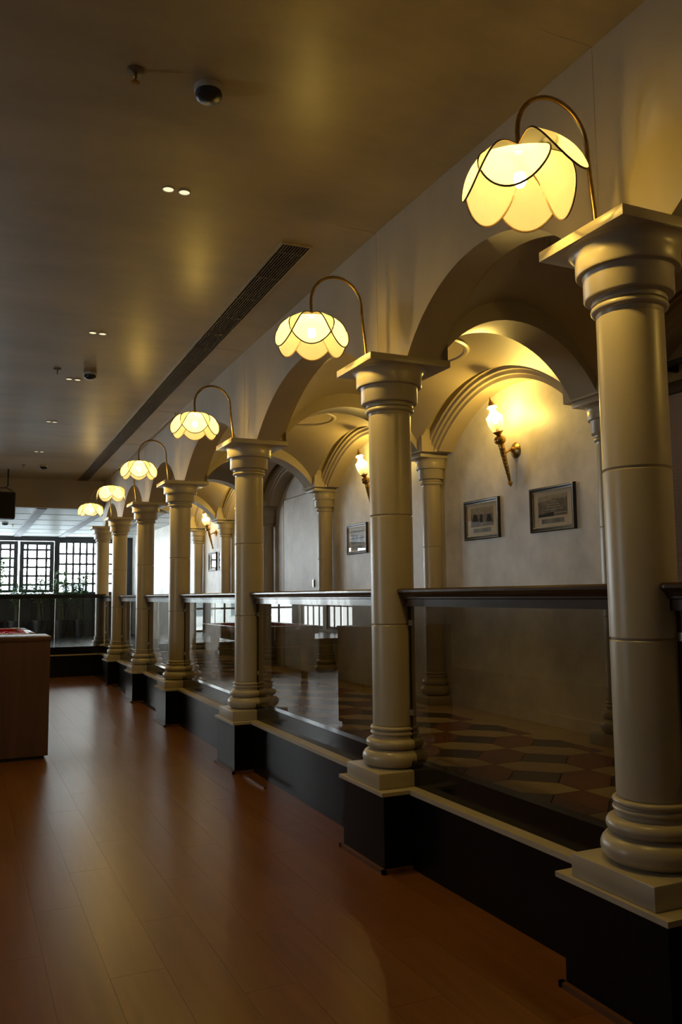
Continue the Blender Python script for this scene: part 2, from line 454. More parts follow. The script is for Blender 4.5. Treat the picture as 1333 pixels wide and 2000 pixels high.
for a, b in zip(ysamp, ysamp[1:]): bd.box(BX1 + 0.003, 4.0, a, b, PZ - 0.012, PZ - 0.0005)
bd.build('tile_border', 'creamt', pf, warp=True)
bd = MB()
for a, b in zip(ysamp, ysamp[1:]): bd.box(XK_ + 0.02, BX0 - 0.003, a, b, PZ - 0.012, PZ - 0.0005)
bd.build('tile_border', 'creamt', pf, warp=True)
# cream ledge, black kerb along each bay
KT = 0.505
lg = MB(); kb = MB(); sk = MB()
bays = list(zip([-1.2] + CY, CY))
for n_, (a, b) in enumerate(bays):
    y0, y1 = a, b
    if n_ == 6: y1 = 15.03
    y0 += 0.0; ya = y0 + (0.256 if n_ else 0); yb = y1 - (0.256 if n_ < 6 else 0)
    lg.box(XD - 0.022, XK_ + 0.01, ya, yb, PZ - 0.022, PZ)
    sk.box(XD - 0.018, XD, ya + 0.01, yb - 0.01, 0, 0.022)
struct(lg.build('trim_ledge', 'ledge', warp=True), 'cream ledge strip along the foot of the balustrade')
kb = MB()
for a, b in zip([-1.2] + CY[:6], CY[:6] + [15.08]): kb.box(XK_, XK_ + 0.07, a, b, PZ - 0.01, KT)
kb.box(XL, XK_ + 0.07, 15.06, 15.12, PZ - 0.01, KT)
kb = struct(kb.build('trim_kerb', 'kerb', warp=True), 'polished black kerb carrying the glass panels')
lf = MB(); lf.box(XL, XD + 0.08, 15.0, 15.06, PZ - 0.022, PZ - 0.002); struct(lf.build('trim_ledge_far', 'ledge'), 'cream ledge along the far platform edge')

# ------------------------------------------------------------------ arcade walls, ribs, vaults
ZA = 2.605
def arc(half, rise, n=24):
    R = (half * half + rise * rise) / (2 * rise); th = math.asin(half / R)
    return R, th, [-th + 2 * th * k / n for k in range(n + 1)]
def arch_sweep(mb, y0, y1, rise, prof, n=26):
    half = (y1 - y0) / 2; yc = (y0 + y1) / 2
    R, th, A = arc(half, rise, n); zc = ZA + rise - R
    rows = []
    cols = []
    for t in A: cols.append([(x, yc + (R + off) * math.sin(t), zc + (R + off) * math.cos(t)) for x, off in prof])
    first = [(x, p[1], ZA) for (x, off), p in zip(prof, cols[0])]; last = [(x, p[1], ZA) for (x, off), p in zip(prof, cols[-1])]
    cols = [first] + cols + [last]
    mb.grid(cols)
    return [(c[0][1], c[0][2]) for c in cols], [(c[-1][1], c[-1][2]) for c in cols]
def up_to(mb, edge, x, ztop):
    for (ya, za), (yb, zb) in zip(edge, edge[1:]):
        if abs(yb - ya) < 1e-6: continue
        mb.poly([(x, ya, za), (x, yb, zb), (x, yb, ztop), (x, ya, ztop)])
# front arcade wall
XW0, XW1 = 2.165, 2.415
fprof = [(XW0, 0), (2.345, 0), (2.345, 0.012), (2.36, 0.012), (2.36, 0.035), (2.385, 0.035), (2.385, 0.06), (XW1, 0.06)]
fw = MB(); prev_f = None; prev_b = None
FP = 0.21
ay = [-0.25] + CY
RISE = [0.36, 0.345, 0.395, 0.40, 0.385, 0.385, 0.33]
fw.poly([(XW0, YN, ZA), (XW0, ay[0] + FP, ZA), (XW0, ay[0] + FP, ZC), (XW0, YN, ZC)])
fw.poly([(XW1, YN, ZA), (XW1, ay[0] + FP, ZA), (XW1, ay[0] + FP, 3.4), (XW1, YN, 3.4)])
fw.poly([(XW0, YN, ZA), (XW1, YN, ZA), (XW1, ay[0] + FP, ZA), (XW0, ay[0] + FP, ZA)])
for i in range(7):
    e0, e1_ = arch_sweep(fw, ay[i] + FP, ay[i + 1] - FP, RISE[i], fprof)
    up_to(fw, e0, XW0, ZC); up_to(fw, e1_, XW1, 3.4)
    # pier after this arch
    y0 = ay[i + 1] - FP; y1 = ay[i + 1] + FP if i < 6 else 15.32
    ym = ay[i + 1]
    segs = [(y0, min(ym, y1)), (min(ym, y1), y1)]
    for a, b in segs:
        fw.poly([(XW0, a, ZA), (XW0, b, ZA), (XW0, b, ZC), (XW0, a, ZC)])
        fw.poly([(XW1, a, ZA), (XW1, b, ZA), (XW1, b, 3.4), (XW1, a, 3.4)])
        fw.poly([(XW0, a, ZA), (XW1, a, ZA), (XW1, b, ZA), (XW0, b, ZA)])
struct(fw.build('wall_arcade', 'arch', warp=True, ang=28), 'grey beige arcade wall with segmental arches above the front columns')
# fine joints in the wall beside each column
tj = MB()
for y in CY[:6]:
    tj.box(XW0 - 0.0015, XW0, y + 0.128, y + 0.133, ZA + 0.002, ZC)
    tj.box(XW0 - 0.26, XW0, y + 0.128, y + 0.133, ZC - 0.0015, ZC)
struct(tj.build('trim_1', 'ledge', warp=True), 'fine plaster joints beside the columns')
tj = MB(); tj.box(XW0 - 0.035, XW0 - 0.012, 9.2, 14.6, ZC - 0.014, ZC); struct(tj.build('trim_2', 'ledge', warp=True), 'thin strip at the ceiling edge over the far arches')
# wall (back) arcade
XB0, XWALL = 3.70, 4.0
bprof = [(XB0, 0.19), (XB0 + 0.035, 0.19), (XB0 + 0.035, 0.172), (XB0 + 0.085, 0.172), (XB0 + 0.085, 0.105), (XB0 + 0.10, 0.100), (XB0 + 0.10, 0.068), (XB0 + 0.122, 0.064), (XB0 + 0.122, 0.034), (XB0 + 0.145, 0.030), (XB0 + 0.145, 0), (XWALL, 0)]
bw = MB(); by = [-0.4] + BY; BP = 0.14
BR = [0.40, 0.40, 0.40, 0.42, 0.385, 0.385, 0.33]
for i in range(7):
    # the outer orders of neighbouring arches meet on the pier
    e0, e1_ = arch_sweep(bw, by[i] + BP + 0.10, by[i + 1] - BP - 0.10, BR[i], bprof)
    up_to(bw, e0, XB0, 3.4)
    y0 = by[i + 1] - BP - 0.10; y1 = by[i + 1] + BP + 0.10 if i < 6 else 15.32
    bw.poly([(XB0 + 0.0, y0 - 0.16, ZA), (XB0, y1 + (0.16 if i < 6 else 0), ZA), (XB0, y1 + (0.16 if i < 6 else 0), ZA + 0.10), (XB0, y0 - 0.16, ZA + 0.10)]) if False else None
    bw.box(XB0, XWALL, y0 + 0.04, y1 - 0.04, ZA, 3.4)
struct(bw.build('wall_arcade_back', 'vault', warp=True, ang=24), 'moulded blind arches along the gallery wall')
wb = MB(); ysw = [YN, 0.2] + BY + [YF]
for a, b in zip(ysw, ysw[1:]): wb.poly([(XWALL, a, 0), (XWALL, b, 0), (XWALL, b, 3.45), (XWALL, a, 3.45)]); wb.poly([(XWALL + 0.1, a, 0), (XWALL + 0.1, b, 0), (XWALL + 0.1, b, 3.45), (XWALL + 0.1, a, 3.45)])
struct(wb.build('wall_back', 'plaster', warp=True), 'mottled grey plaster wall of the gallery')
bb = MB()
for a, b in zip(ysw, ysw[1:]): bb.box(XWALL - 0.014, XWALL, a, b, PZ, PZ + 0.085)
struct(bb.build('baseboard_back', 'plaster', warp=True), 'low plaster skirting along the gallery wall')
# top cover so that the gallery is closed
tc_ = MB(); tc_.box(2.40, 4.15, YN, 15.32, 3.42, 3.5); struct(tc_.build('ceiling_gallery', 'vault'), 'slab over the gallery vaults')
# ribs across the gallery
RX0, RX1 = XW1 - 0.012, XB0 + 0.004
def rib(yf, yb, hw=0.125):
    mb = MB(); half = (RX1 - RX0) / 2; xc = (RX0 + RX1) / 2
    R, th, A = arc(half, 0.345, 24); zc = ZA + 0.01 + 0.345 - R
    cols = []
    for t in A:
        row = []
        for off, s in ((0.20, -1), (0.0, -1), (0.0, 1), (0.20, 1)):
            x = xc + (R + off * 1.0) * math.sin(t); xx = xc + R * math.sin(t)
            k = (xx - RX0) / (RX1 - RX0)
            row.append((xx, yf + (yb - yf) * k + s * hw, zc + R * math.cos(t) + (off * 1.0)))
        cols.append(row)
    mb.grid(cols); return mb
for i in range(7):
    struct(rib(CY[i], BY[i]).build('trim_rib_%d' % (i + 1), 'cream', warp=True, ang=30), 'plaster rib crossing the gallery to the wall')
# vaults
def segn(t, half, rise):
    R = (half * half + rise * rise) / (2 * rise)
    return (math.sqrt(max(0, R * R - (t * half) ** 2)) - (R - rise)) / rise
fy = [-0.25] + CY; byy = [-0.4] + BY
med = []
for i in range(7):
    mb = MB(); rows = []; NS, NT = 18, 30
    for a in range(NS + 1):
        s = a / NS; row = []
        for b in range(NT + 1):
            t = b / NT
            yf = (fy[i] + 0.12) + (fy[i + 1] - fy[i] - 0.24) * t; yb = (byy[i] + 0.12) + (byy[i + 1] - byy[i] - 0.24) * t
            if i == 6: yf = min(yf, 15.3); yb = min(yb, 15.3)
            y = yf + (yb - yf) * s; x = XW1 - 0.01 + (XB0 + 0.02 - XW1) * s
            A = segn(2 * t - 1, (fy[i + 1] - fy[i]) / 2, RISE[i]); B = segn(2 * s - 1, 0.645, 0.345)
            z = ZA + 0.075 + 0.40 * (1 - (1 - A) * (1 - B)) + 0.10 * (1 - (2 * t - 1) ** 2) * (1 - (2 * s - 1) ** 2)
            row.append((x, y, z))
        rows.append(row)
    mb.grid(rows)
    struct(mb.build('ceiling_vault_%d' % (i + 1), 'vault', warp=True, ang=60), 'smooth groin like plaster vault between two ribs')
    med.append((3.05, ((fy[i] + fy[i + 1]) / 2 + (byy[i] + byy[i + 1]) / 2) / 2))
for i, (x, y) in enumerate(med):
    if i in (0, 6): continue
    where = ['', 'nearest full gallery bay', 'gallery bay with the nearest sconce', 'gallery bay with the middle sconce', 'gallery bay over the hidden door', 'gallery bay next to the far end', ''][i]
    t = thing('ceiling_medallion', 'round plaster medallion under the vault of the ' + where, 'medallion', (x + xo(y), y, 3.15))
    d = MB(); d.lathe([(0.0, 0.012), (0.27, 0.012), (0.39, 0.012)], 48); d.build('disc', 'vault', t)
    r = MB(); r.lathe([(0.38, 0.03), (0.38, 0.0), (0.392, -0.014), (0.41, -0.018), (0.428, -0.010), (0.435, 0.006), (0.435, 0.026), (0.42, 0.038), (0.38, 0.038)], 48); r.build('rim', 'cream', t)
    r = MB(); r.lathe([(0.05, 0.012), (0.05, 0.06)], 16); r.build('boss', 'vault', t)

# ------------------------------------------------------------------ columns
def arcp(cx, cz, r, a0, a1, n=7, rz=None):
    return [(cx + r * math.cos(a0 + (a1 - a0) * k / n), cz + (rz or r) * math.sin(a0 + (a1 - a0) * k / n)) for k in range(n + 1)]
def base_prof(k, z0):
    # lower torus, upper torus, two rings; z0 = top of the plinth
    p = [(0.150 * k, z0)]
    p += arcp(0.128 * k, z0 + 0.046, 0.045 * k, -PI / 2 * 0.95, PI / 2 * 0.98, 9, 0.044)
    p += [(0.130 * k, z0 + 0.092)]
    p += arcp(0.126 * k, z0 + 0.118, 0.027 * k, -PI / 2, PI / 2, 8, 0.026)
    p += [(0.119 * k, z0 + 0.148), (0.118 * k, z0 + 0.158)]
    p += arcp(0.119 * k, z0 + 0.170, 0.010 * k, -PI / 2, PI / 2, 6, 0.010)
    p += [(0.118 * k, z0 + 0.183)]
    p += arcp(0.119 * k, z0 + 0.195, 0.010 * k, -PI / 2, PI / 2, 6, 0.010)
    p += [(0.112 * k, z0 + 0.207)]
    return p
def cap_prof(k, z1):
    # z1 = underside of the abacus
    p = [(0.112 * k, z1 - 0.250), (0.115 * k, z1 - 0.236)]
    p += arcp(0.119 * k, z1 - 0.222, 0.014 * k, -PI / 2, PI / 2, 6, 0.013)
    p += [(0.122 * k, z1 - 0.207), (0.128 * k, z1 - 0.206), (0.130 * k, z1 - 0.196), (0.126 * k, z1 - 0.192), (0.126 * k, z1 - 0.186)]
    p += [(0.150 * k, z1 - 0.184), (0.155 * k, z1 - 0.178), (0.155 * k, z1 - 0.098)]
    p += [(0.158 * k, z1 - 0.094), (0.176 * k, z1 - 0.093), (0.180 * k, z1 - 0.087), (0.180 * k, z1 - 0.045)]
    p += arcp(0.213 * k, z1 - 0.040, 0.033 * k, PI, PI / 2, 6, 0.038)
    p += [(0.213 * k, z1)]
    return p
def shaft_prof(r, z0, z1, b=0.006):
    return [(r - b, z0), (r, z0 + b), (r, z1 - b), (r - b, z1)]
GZ = (1.190, 1.768)
ZPT, ZAB = 0.460, 2.566
FL = ['nearest cream column standing at the frame edge on its black pedestal',
      'second cream column from the viewer before the wall sconce bay',
      'third cream column from the viewer along the glass balustrade',
      'fourth cream column with a window glint on its black pedestal',
      'fifth cream column from the viewer along the arcade',
      'sixth cream column from the viewer last on a black pedestal',
      'farthest cream column standing behind the corner of the far glass balustrade']
for i in range(7):
    y = CY[i]; t = thing('column', FL[i], 'column', (2.165 + CX[i], y, 0), 'front columns of the arcade')
    if i < 6:
        p = MB(); p.box(-0.194, -0.03, -0.237, 0.237, 0, PZ - 0.016); p.build('pedestal', 'black', t)
        p = MB(); p.box(-0.212, 0.012, -0.255, 0.255, PZ - 0.018, PZ); p.build('pedestal_ledge', 'ledge', t)
        s = MB()
        s.box(-0.214, -0.194, -0.257, 0.257, 0, 0.02); s.box(-0.214, -0.045, -0.257, -0.237, 0, 0.02); s.box(-0.214, -0.045, 0.237, 0.257, 0, 0.02)
        s.build('floor_beading', 'skirt', t)
        o = box('plinth', 'cream', -0.194, 0.19, -0.190, 0.190, PZ, ZPT, t, bev=0.004)
    else:
        o = box('plinth', 'cream', -0.19, 0.19, -0.150, 0.190, PZ, ZPT, t, bev=0.004)
    m_ = MB(); m_.lathe(base_prof(1.0, ZPT), 56, cap0=True, cap1=True); m_.build('base_moulding', 'cream', t, ang=50)
    for z0, z1 in ((ZPT + 0.205, GZ[0]), (GZ[0], GZ[1]), (GZ[1], ZAB - 0.248)):
        m_ = MB(); m_.lathe(shaft_prof(0.115, z0, z1), 56, cap0=True, cap1=True); m_.build('shaft_drum', 'cream', t, ang=30)
    m_ = MB(); m_.lathe(cap_prof(1.0, ZAB), 56, cap0=True, cap1=True); m_.build('capital', 'cream', t, ang=40)
    box('abacus', 'cream', -0.219, 0.265, -0.215, 0.215, ZAB, ZA - 0.001, t, bev=0.003)
WL = ['', 'wall column with its capital just showing beside the nearest front column',
      'wall column to the left of the two largest framed pictures',
      'wall column between the lone visible picture and the hidden door',
      'wall column on the far side of the hidden door',
      'wall column beside the farthest pair of pictures',
      'last wall column at the far end of the gallery']
for i in range(1, 7):
    y = BY[i]; k = 0.752; t = thing('wall_column', WL[i], 'column', (3.905 + xo(y), y, PZ), 'columns against the gallery wall')
    o = box('plinth', 'cream', -0.14, 0.094, -0.14, 0.14, 0, 0.072, t, bev=0.003)
    # shapes reach the wall plane at +0.094; the backs are cut flat against it
    def cutlathe(prof, name, ang):
        m_ = MB(); m_.lathe(prof, 48, cap0=True, cap1=True)
        o = m_.build(name, 'cream', t, ang=ang)
        bm = bmesh.new(); bm.from_mesh(o.data)
        r = bmesh.ops.bisect_plane(bm, geom=bm.verts[:] + bm.edges[:] + bm.faces[:], plane_co=(0.094, 0, 0), plane_no=(1, 0, 0), clear_outer=True)
        bm.to_mesh(o.data); bm.free(); return o
    cutlathe([(r, z - 0.46 + 0.072) for r, z in base_prof(k, 0.46)], 'base_moulding', 50)
    zz = ZAB - PZ
    for z0, z1 in ((0.277, GZ[0] - PZ), (GZ[0] - PZ, GZ[1] - PZ), (GZ[1] - PZ, zz - 0.248)):
        cutlathe(shaft_prof(0.086, z0, z1, 0.004), 'shaft_drum', 30)
    cutlathe(cap_prof(k, zz), 'capital', 40)
    box('abacus', 'cream', -0.185, 0.094, -0.14, 0.14, zz, ZA - PZ - 0.001, t, bev=0.002)

# ------------------------------------------------------------------ balustrades: handrail, glass, clips
RP = [(2.140, 1.378), (2.132, 1.370), (2.132, 1.360), (2.140, 1.352), (2.148, 1.346), (2.152, 1.336), (2.158, 1.334), (2.158, 1.326), (2.168, 1.322), (2.168, 1.286),
      (2.236, 1.286), (2.236, 1.322), (2.246, 1.326), (2.246, 1.334), (2.252, 1.336), (2.256, 1.346), (2.264, 1.352), (2.272, 1.360), (2.272, 1.370), (2.264, 1.378)]
BL = ['', 'glass balustrade with dark handrail before the two largest framed pictures',
      'glass balustrade with dark handrail before the red table reflection and hidden door',
      'glass balustrade with dark handrail between the third and fourth columns',
      'glass balustrade with dark handrail between the fourth and fifth columns',
      'glass balustrade with dark handrail between the fifth and sixth columns',
      'short glass balustrade ending at the far corner column',]
BL[0] = 'glass balustrade with its dark handrail end cut by the frame edge'
for i in range(7):
    y0 = (-0.25 if i == 0 else CY[i - 1]) + 0.10; y1 = CY[i] - 0.10
    if i == 6: y1 = 15.02
    a = xo(y0); b = xo(y1); yc = (y0 + y1) / 2
    t = thing('balustrade', BL[i], 'balustrade', (2.2 + xo(yc), yc, KT), 'glass balustrades between the columns')
    L = lambda x, y, z: (x + a + (b - a) * (y - y0) / (y1 - y0) - 2.2 - xo(yc), y - yc, z - KT)
    r = MB(); n = len(RP)
    A_ = [r.vert(L(x, y0, z)) for x, z in RP]; B_ = [r.vert(L(x, y1, z)) for x, z in RP]
    for k in range(n): r.face((A_[k], A_[(k + 1) % n], B_[(k + 1) % n], B_[k]))
    r.face(A_); r.face(B_[::-1]); r.build('handrail', 'rail', t, ang=25)
    gls = MB(); gls.poly([L(XG, y0, KT - 0.02), L(XG, y1, KT - 0.02), L(XG, y1, 1.30), L(XG, y0, 1.30)]); gls.build('glass_pane', 'glass', t)
    for yy in (y0 + 0.018, y1 - 0.018):
        es = MB(); p = L(XG, yy, KT); es.box(p[0] - 0.005, p[0] + 0.005, p[1] - 0.004, p[1] + 0.004, p[2], p[2] + 0.785); es.build('edge_strip', 'blackp', t)
    for yy in (y0 + 0.035, y1 - 0.035):
        for z in (0.74, 1.20):
            cl = MB(); p = L(XG, yy, z); cl.box(p[0] - 0.012, p[0] + 0.012, p[1] - 0.012, p[1] + 0.012, p[2] - 0.014, p[2] + 0.014); cl.build('clip', 'metal', t)
# far balustrade running across the hall
t = thing('balustrade', 'dark handrail on jointed glass across the far platform below the windows', 'balustrade', (0.0, 15.09, KT))
r = MB(); r.box(XL, 2.30, -0.06, 0.08, 1.318 - KT + 0.02, 1.405 - KT); r.build('handrail', 'kerb', t)
js = [XL, -2.4, -0.9, 0.30, 0.885, 1.46, 2.285]
for a, b in zip(js, js[1:]):
    gl = MB(); gl.poly([(a + 0.006, 0, -0.02), (b - 0.006, 0, -0.02), (b - 0.006, 0, 0.83), (a + 0.006, 0, 0.83)]); gl.build('glass_pane', 'glass', t)
for a in js[2:]:
    j = MB(); j.box(a - 0.005, a + 0.005, -0.008, 0.008, 0, 0.83); j.build('joint_strip', 'metal', t)

# ------------------------------------------------------------------ petal lamps
def bez(p0, p1, p2, t): return tuple((1 - t) ** 2 * a + 2 * t * (1 - t) * b + t * t * c for a, b, c in zip(p0, p1, p2))
def petal():
    # grid of points of one petal pointing along +x
    P0, P1, P2, W, kk = (0.020, 0.104), (0.205, 0.098), (0.172, -0.086), 0.116, 2.2
    NU, NV = 10, 16; rows = []
    for a in range(NV + 1):
        v = math.sin(PI / 2 * a / NV); r, z = bez(P0, P1, P2, v)
        w = W * (math.sqrt(max(0.0, 1 - ((v - 0.55) / 0.45) ** 2)) if v > 0.55 else 0.42 + 0.58 * math.sin(PI / 2 * v / 0.55))
        row = []
        for b in range(NU + 1):
            u = -1 + 2 * b / NU; d = u * w
            row.append((r - kk * d * d * (0.4 + 0.6 * v), d, z - 0.25 * d * d))
        rows.append(row)
    return rows
def build_petal_meshes():
    rows = petal()
    p = MB(); p.grid(rows); po = p.build('petal', 'petal', ang=80)
    loop = [r[0] for r in rows] + rows[-1][1:-1] + [r[-1] for r in rows[::-1]]
    q = [loop[0]]
    for pt in loop[1:]:
        if (Vector(pt) - Vector(q[-1])).length > 0.004: q.append(pt)
    rm = MB(); rm.tube(q, 0.0034, 6); ro = rm.build('petal_rim', 'darkbrass')
    out = (po.data, ro.data); bpy.data.objects.remove(po); bpy.data.objects.remove(ro)
    return out
PM = build_petal_meshes()
def stem_path():
    pts = [(0.005, 0, 0.0), (0.000, 0, 0.08), (-0.012, 0, 0.18), (-0.020, 0, 0.26)]
    cx, cz, rx, rz = -0.172, 0.30, 0.150, 0.155
    for k in range(0, 19):
        a = math.radians(0 + 180 * k / 18); pts.append((cx + rx * math.cos(a), 0, cz + rz * math.sin(a)))
    pts += [(-0.321, 0, 0.26), (-0.318, 0, 0.222)]
    return pts
LLAB = ['nearest petal lamp with one shell petal flaring sideways above the nearest column',
        'petal lamp on a brass stem above the second column',
        'petal lamp on a brass stem above the third column',
        'petal lamp on a brass stem above the fourth column',
        'petal lamp on a brass stem above the fifth column',
        'farthest petal lamp on a brass stem above the sixth column']
UR = [-136, -113, -104, -100, -129, -106]
TILT = [(2, 5), (1, 1), (0, 1), (1, 0), (0, 2), (2, 0)]
sm = MB(); sm.tube(stem_path(), 0.0085, 10); stem_me = None
for i in range(6):
    t = thing('petal_lamp', LLAB[i], 'lamp', (2.025 + CX[i], CY[i], ZA), 'petal lamps on the column capitals')
    if stem_me is None: o = sm.build('stem', 'brass', t, ang=60); stem_me = o.data
    else: link('stem', stem_me, t)
    f = MB(); f.lathe([(0.024, 0), (0.024, 0.008), (0.012, 0.018), (0.009, 0.03)], 20, cap0=True, cap1=True); f.build('foot', 'brass', t, loc=(0.005, 0, 0))
    g_ = MB(); g_.lathe([(0.012, 0.24), (0.014, 0.225), (0.040, 0.222), (0.042, 0.216), (0.030, 0.212), (0.018, 0.20), (0.018, 0.15)], 20, cap0=True, cap1=True); g_.build('gallery_ring', 'brass', t, loc=(-0.318, 0, 0))
    hz = 0.110
    tl = Matrix.Rotation(math.radians(TILT[i][0]), 4, 'X') @ Matrix.Rotation(math.radians(TILT[i][1]), 4, 'Y')
    for k in range(6):
        a = math.radians(UR[i] + 60 * k)
        lift = math.radians(-21 if (i == 0 and k == 1) else (-3 if k % 2 else 1))      # one petal of the nearest lamp is bent up
        Mx = Matrix.Translation((-0.318, 0, hz)) @ tl @ Matrix.Rotation(a, 4, 'Z') @ Matrix.Translation((0.02, 0, 0.11)) @ Matrix.Rotation(lift, 4, 'Y') @ Matrix.Translation((-0.02, 0, -0.11))
        if k % 2: Mx = Mx @ Matrix.Scale(1.02, 4)
        po = link('petal', PM[0], t); po.matrix_local = Mx
        link('petal_rim', PM[1], po)
    b = MB(); b.lathe([(0.0005, 0.04), (0.014, 0.046), (0.022, 0.062), (0.021, 0.078), (0.013, 0.10), (0.012, 0.13)], 18); b.build('bulb', 'bulb', t, loc=(-0.318, 0, 0.06))
    ld = bpy.data.lights.new('lamp_glow', 'POINT'); ld.energy = LAMP_W; ld.color = LAMP_COL; ld.shadow_soft_size = 0.032
    lo = bpy.data.objects.new('lamp_glow', ld); COL.objects.link(lo); lo.parent = t; lo.location = (-0.318, 0, 0.125)

# ------------------------------------------------------------------ torch sconces
def sconce(y, label):
    x0 = XWALL + xo(y)
    t = thing('torch_sconce', label, 'sconce', (x0, y, 2.47), 'torch sconces on the gallery wall')
    # axis: from the spear tip near the wall up and out into the room
    base = Vector((-0.058, 0.0, -0.292)); top = Vector((-0.245, -0.012, 0.402))
    ax = (top - base).normalized(); q = Vector((0, 0, 1)).rotation_difference(ax).to_matrix()
    def part(name, prof, m_, n=24, flut=0):
        mb = MB(); mb.lathe(prof, n, fr=q, c=base, cap0=True, cap1=True)
        return mb.build(name, m_, t, ang=45)
    part('spear_tip', [(0.001, 0.0), (0.020, 0.026), (0.018, 0.034), (0.009, 0.046)], 'brass', 12)
    part('stem', [(0.010, 0.045), (0.012, 0.06), (0.025, 0.30), (0.027, 0.335), (0.022, 0.345)], 'brass')
    mb = MB()
    for k in range(9):
        z = 0.08 + k * 0.028; r = 0.0125 + 0.0125 * (z - 0.06) / 0.24
        mb.lathe([(r, z), (r + 0.0022, z + 0.004), (r, z + 0.008)], 20, fr=q, c=base)
    mb.build('stem_rings', 'brass', t)
    part('ball', [(0.018, 0.340)] + arcp(0.014, 0.375, 0.032, -PI / 2 * 0.9, PI / 2 * 0.9, 10, 0.034) + [(0.016, 0.412)], 'brass')
    part('cup', [(0.016, 0.410), (0.022, 0.420), (0.040, 0.440), (0.044, 0.444), (0.040, 0.446)], 'brass')
    # ribbed globe
    prof = [(0.038, 0.446), (0.052, 0.475), (0.060, 0.510), (0.063, 0.540), (0.062, 0.556)]
    mb = MB(); rows = []
    for r, z in prof:
        row = []
        for k in range(72):
            a = 2 * PI * k / 72; rr = r * (1 + (0.035 if k % 3 == 0 else -0.012))
            p = q @ Vector((rr * math.cos(a), rr * math.sin(a), z)) + base; row.append(p)
        rows.append(row)
    mb.grid(rows, close_u=True); mb.build('globe', 'globe', t, ang=20)
    part('globe_lid', [(0.066, 0.554), (0.069, 0.558), (0.066, 0.564), (0.045, 0.582), (0.030, 0.596), (0.024, 0.612), (0.026, 0.622), (0.040, 0.634), (0.041, 0.639), (0.026, 0.650), (0.020, 0.655)], 'globe')
    part('finial', [(0.024, 0.652), (0.026, 0.660), (0.022, 0.668), (0.014, 0.684), (0.006, 0.700), (0.0015, 0.722)], 'brass', 16)
    part('bulb', [(0.002, 0.505), (0.018, 0.515), (0.024, 0.535), (0.020, 0.560), (0.008, 0.585), (0.002, 0.595)], 'bulb', 16)
    part('candle_tube', [(0.013, 0.446), (0.013, 0.503)], 'darkbrass', 14)
    # wall plate and arm
    mb = MB(); mb.lathe([(0.062, 0.0), (0.062, 0.008), (0.054, 0.014), (0.040, 0.024), (0.026, 0.030), (0.018, 0.046)], 32, fr=Matrix.Rotation(-PI / 2, 3, 'Y'), cap0=True, cap1=True); mb.build('wall_plate', 'brass', t, ang=30)
    mb = MB(); ap = base + ax * 0.26; mb.tube([(-0.03, 0, 0), (-0.06, 0, 0.002), tuple(ap)], 0.010, 10); mb.build('arm', 'brass', t)
    ld = bpy.data.lights.new('sconce_glow', 'POINT'); ld.energy = SCONCE_W; ld.color = SCONCE_COL; ld.shadow_soft_size = 0.018
    lo = bpy.data.objects.new('sconce_glow', ld); COL.objects.link(lo); lo.parent = t; lo.location = base + ax * 0.60
sconce(0.75, 'lit brass torch sconce in the nearest bay just beyond the frame edge')
sconce(5.30, 'nearest brass torch sconce, lit, above the two largest framed pictures')
sconce(7.74, 'lit brass torch sconce half hidden behind the second column')
sconce(12.30, 'lit brass torch sconce peeping out beside the third column')
sconce(14.34, 'farthest lit brass torch sconce above the small pair of pictures')

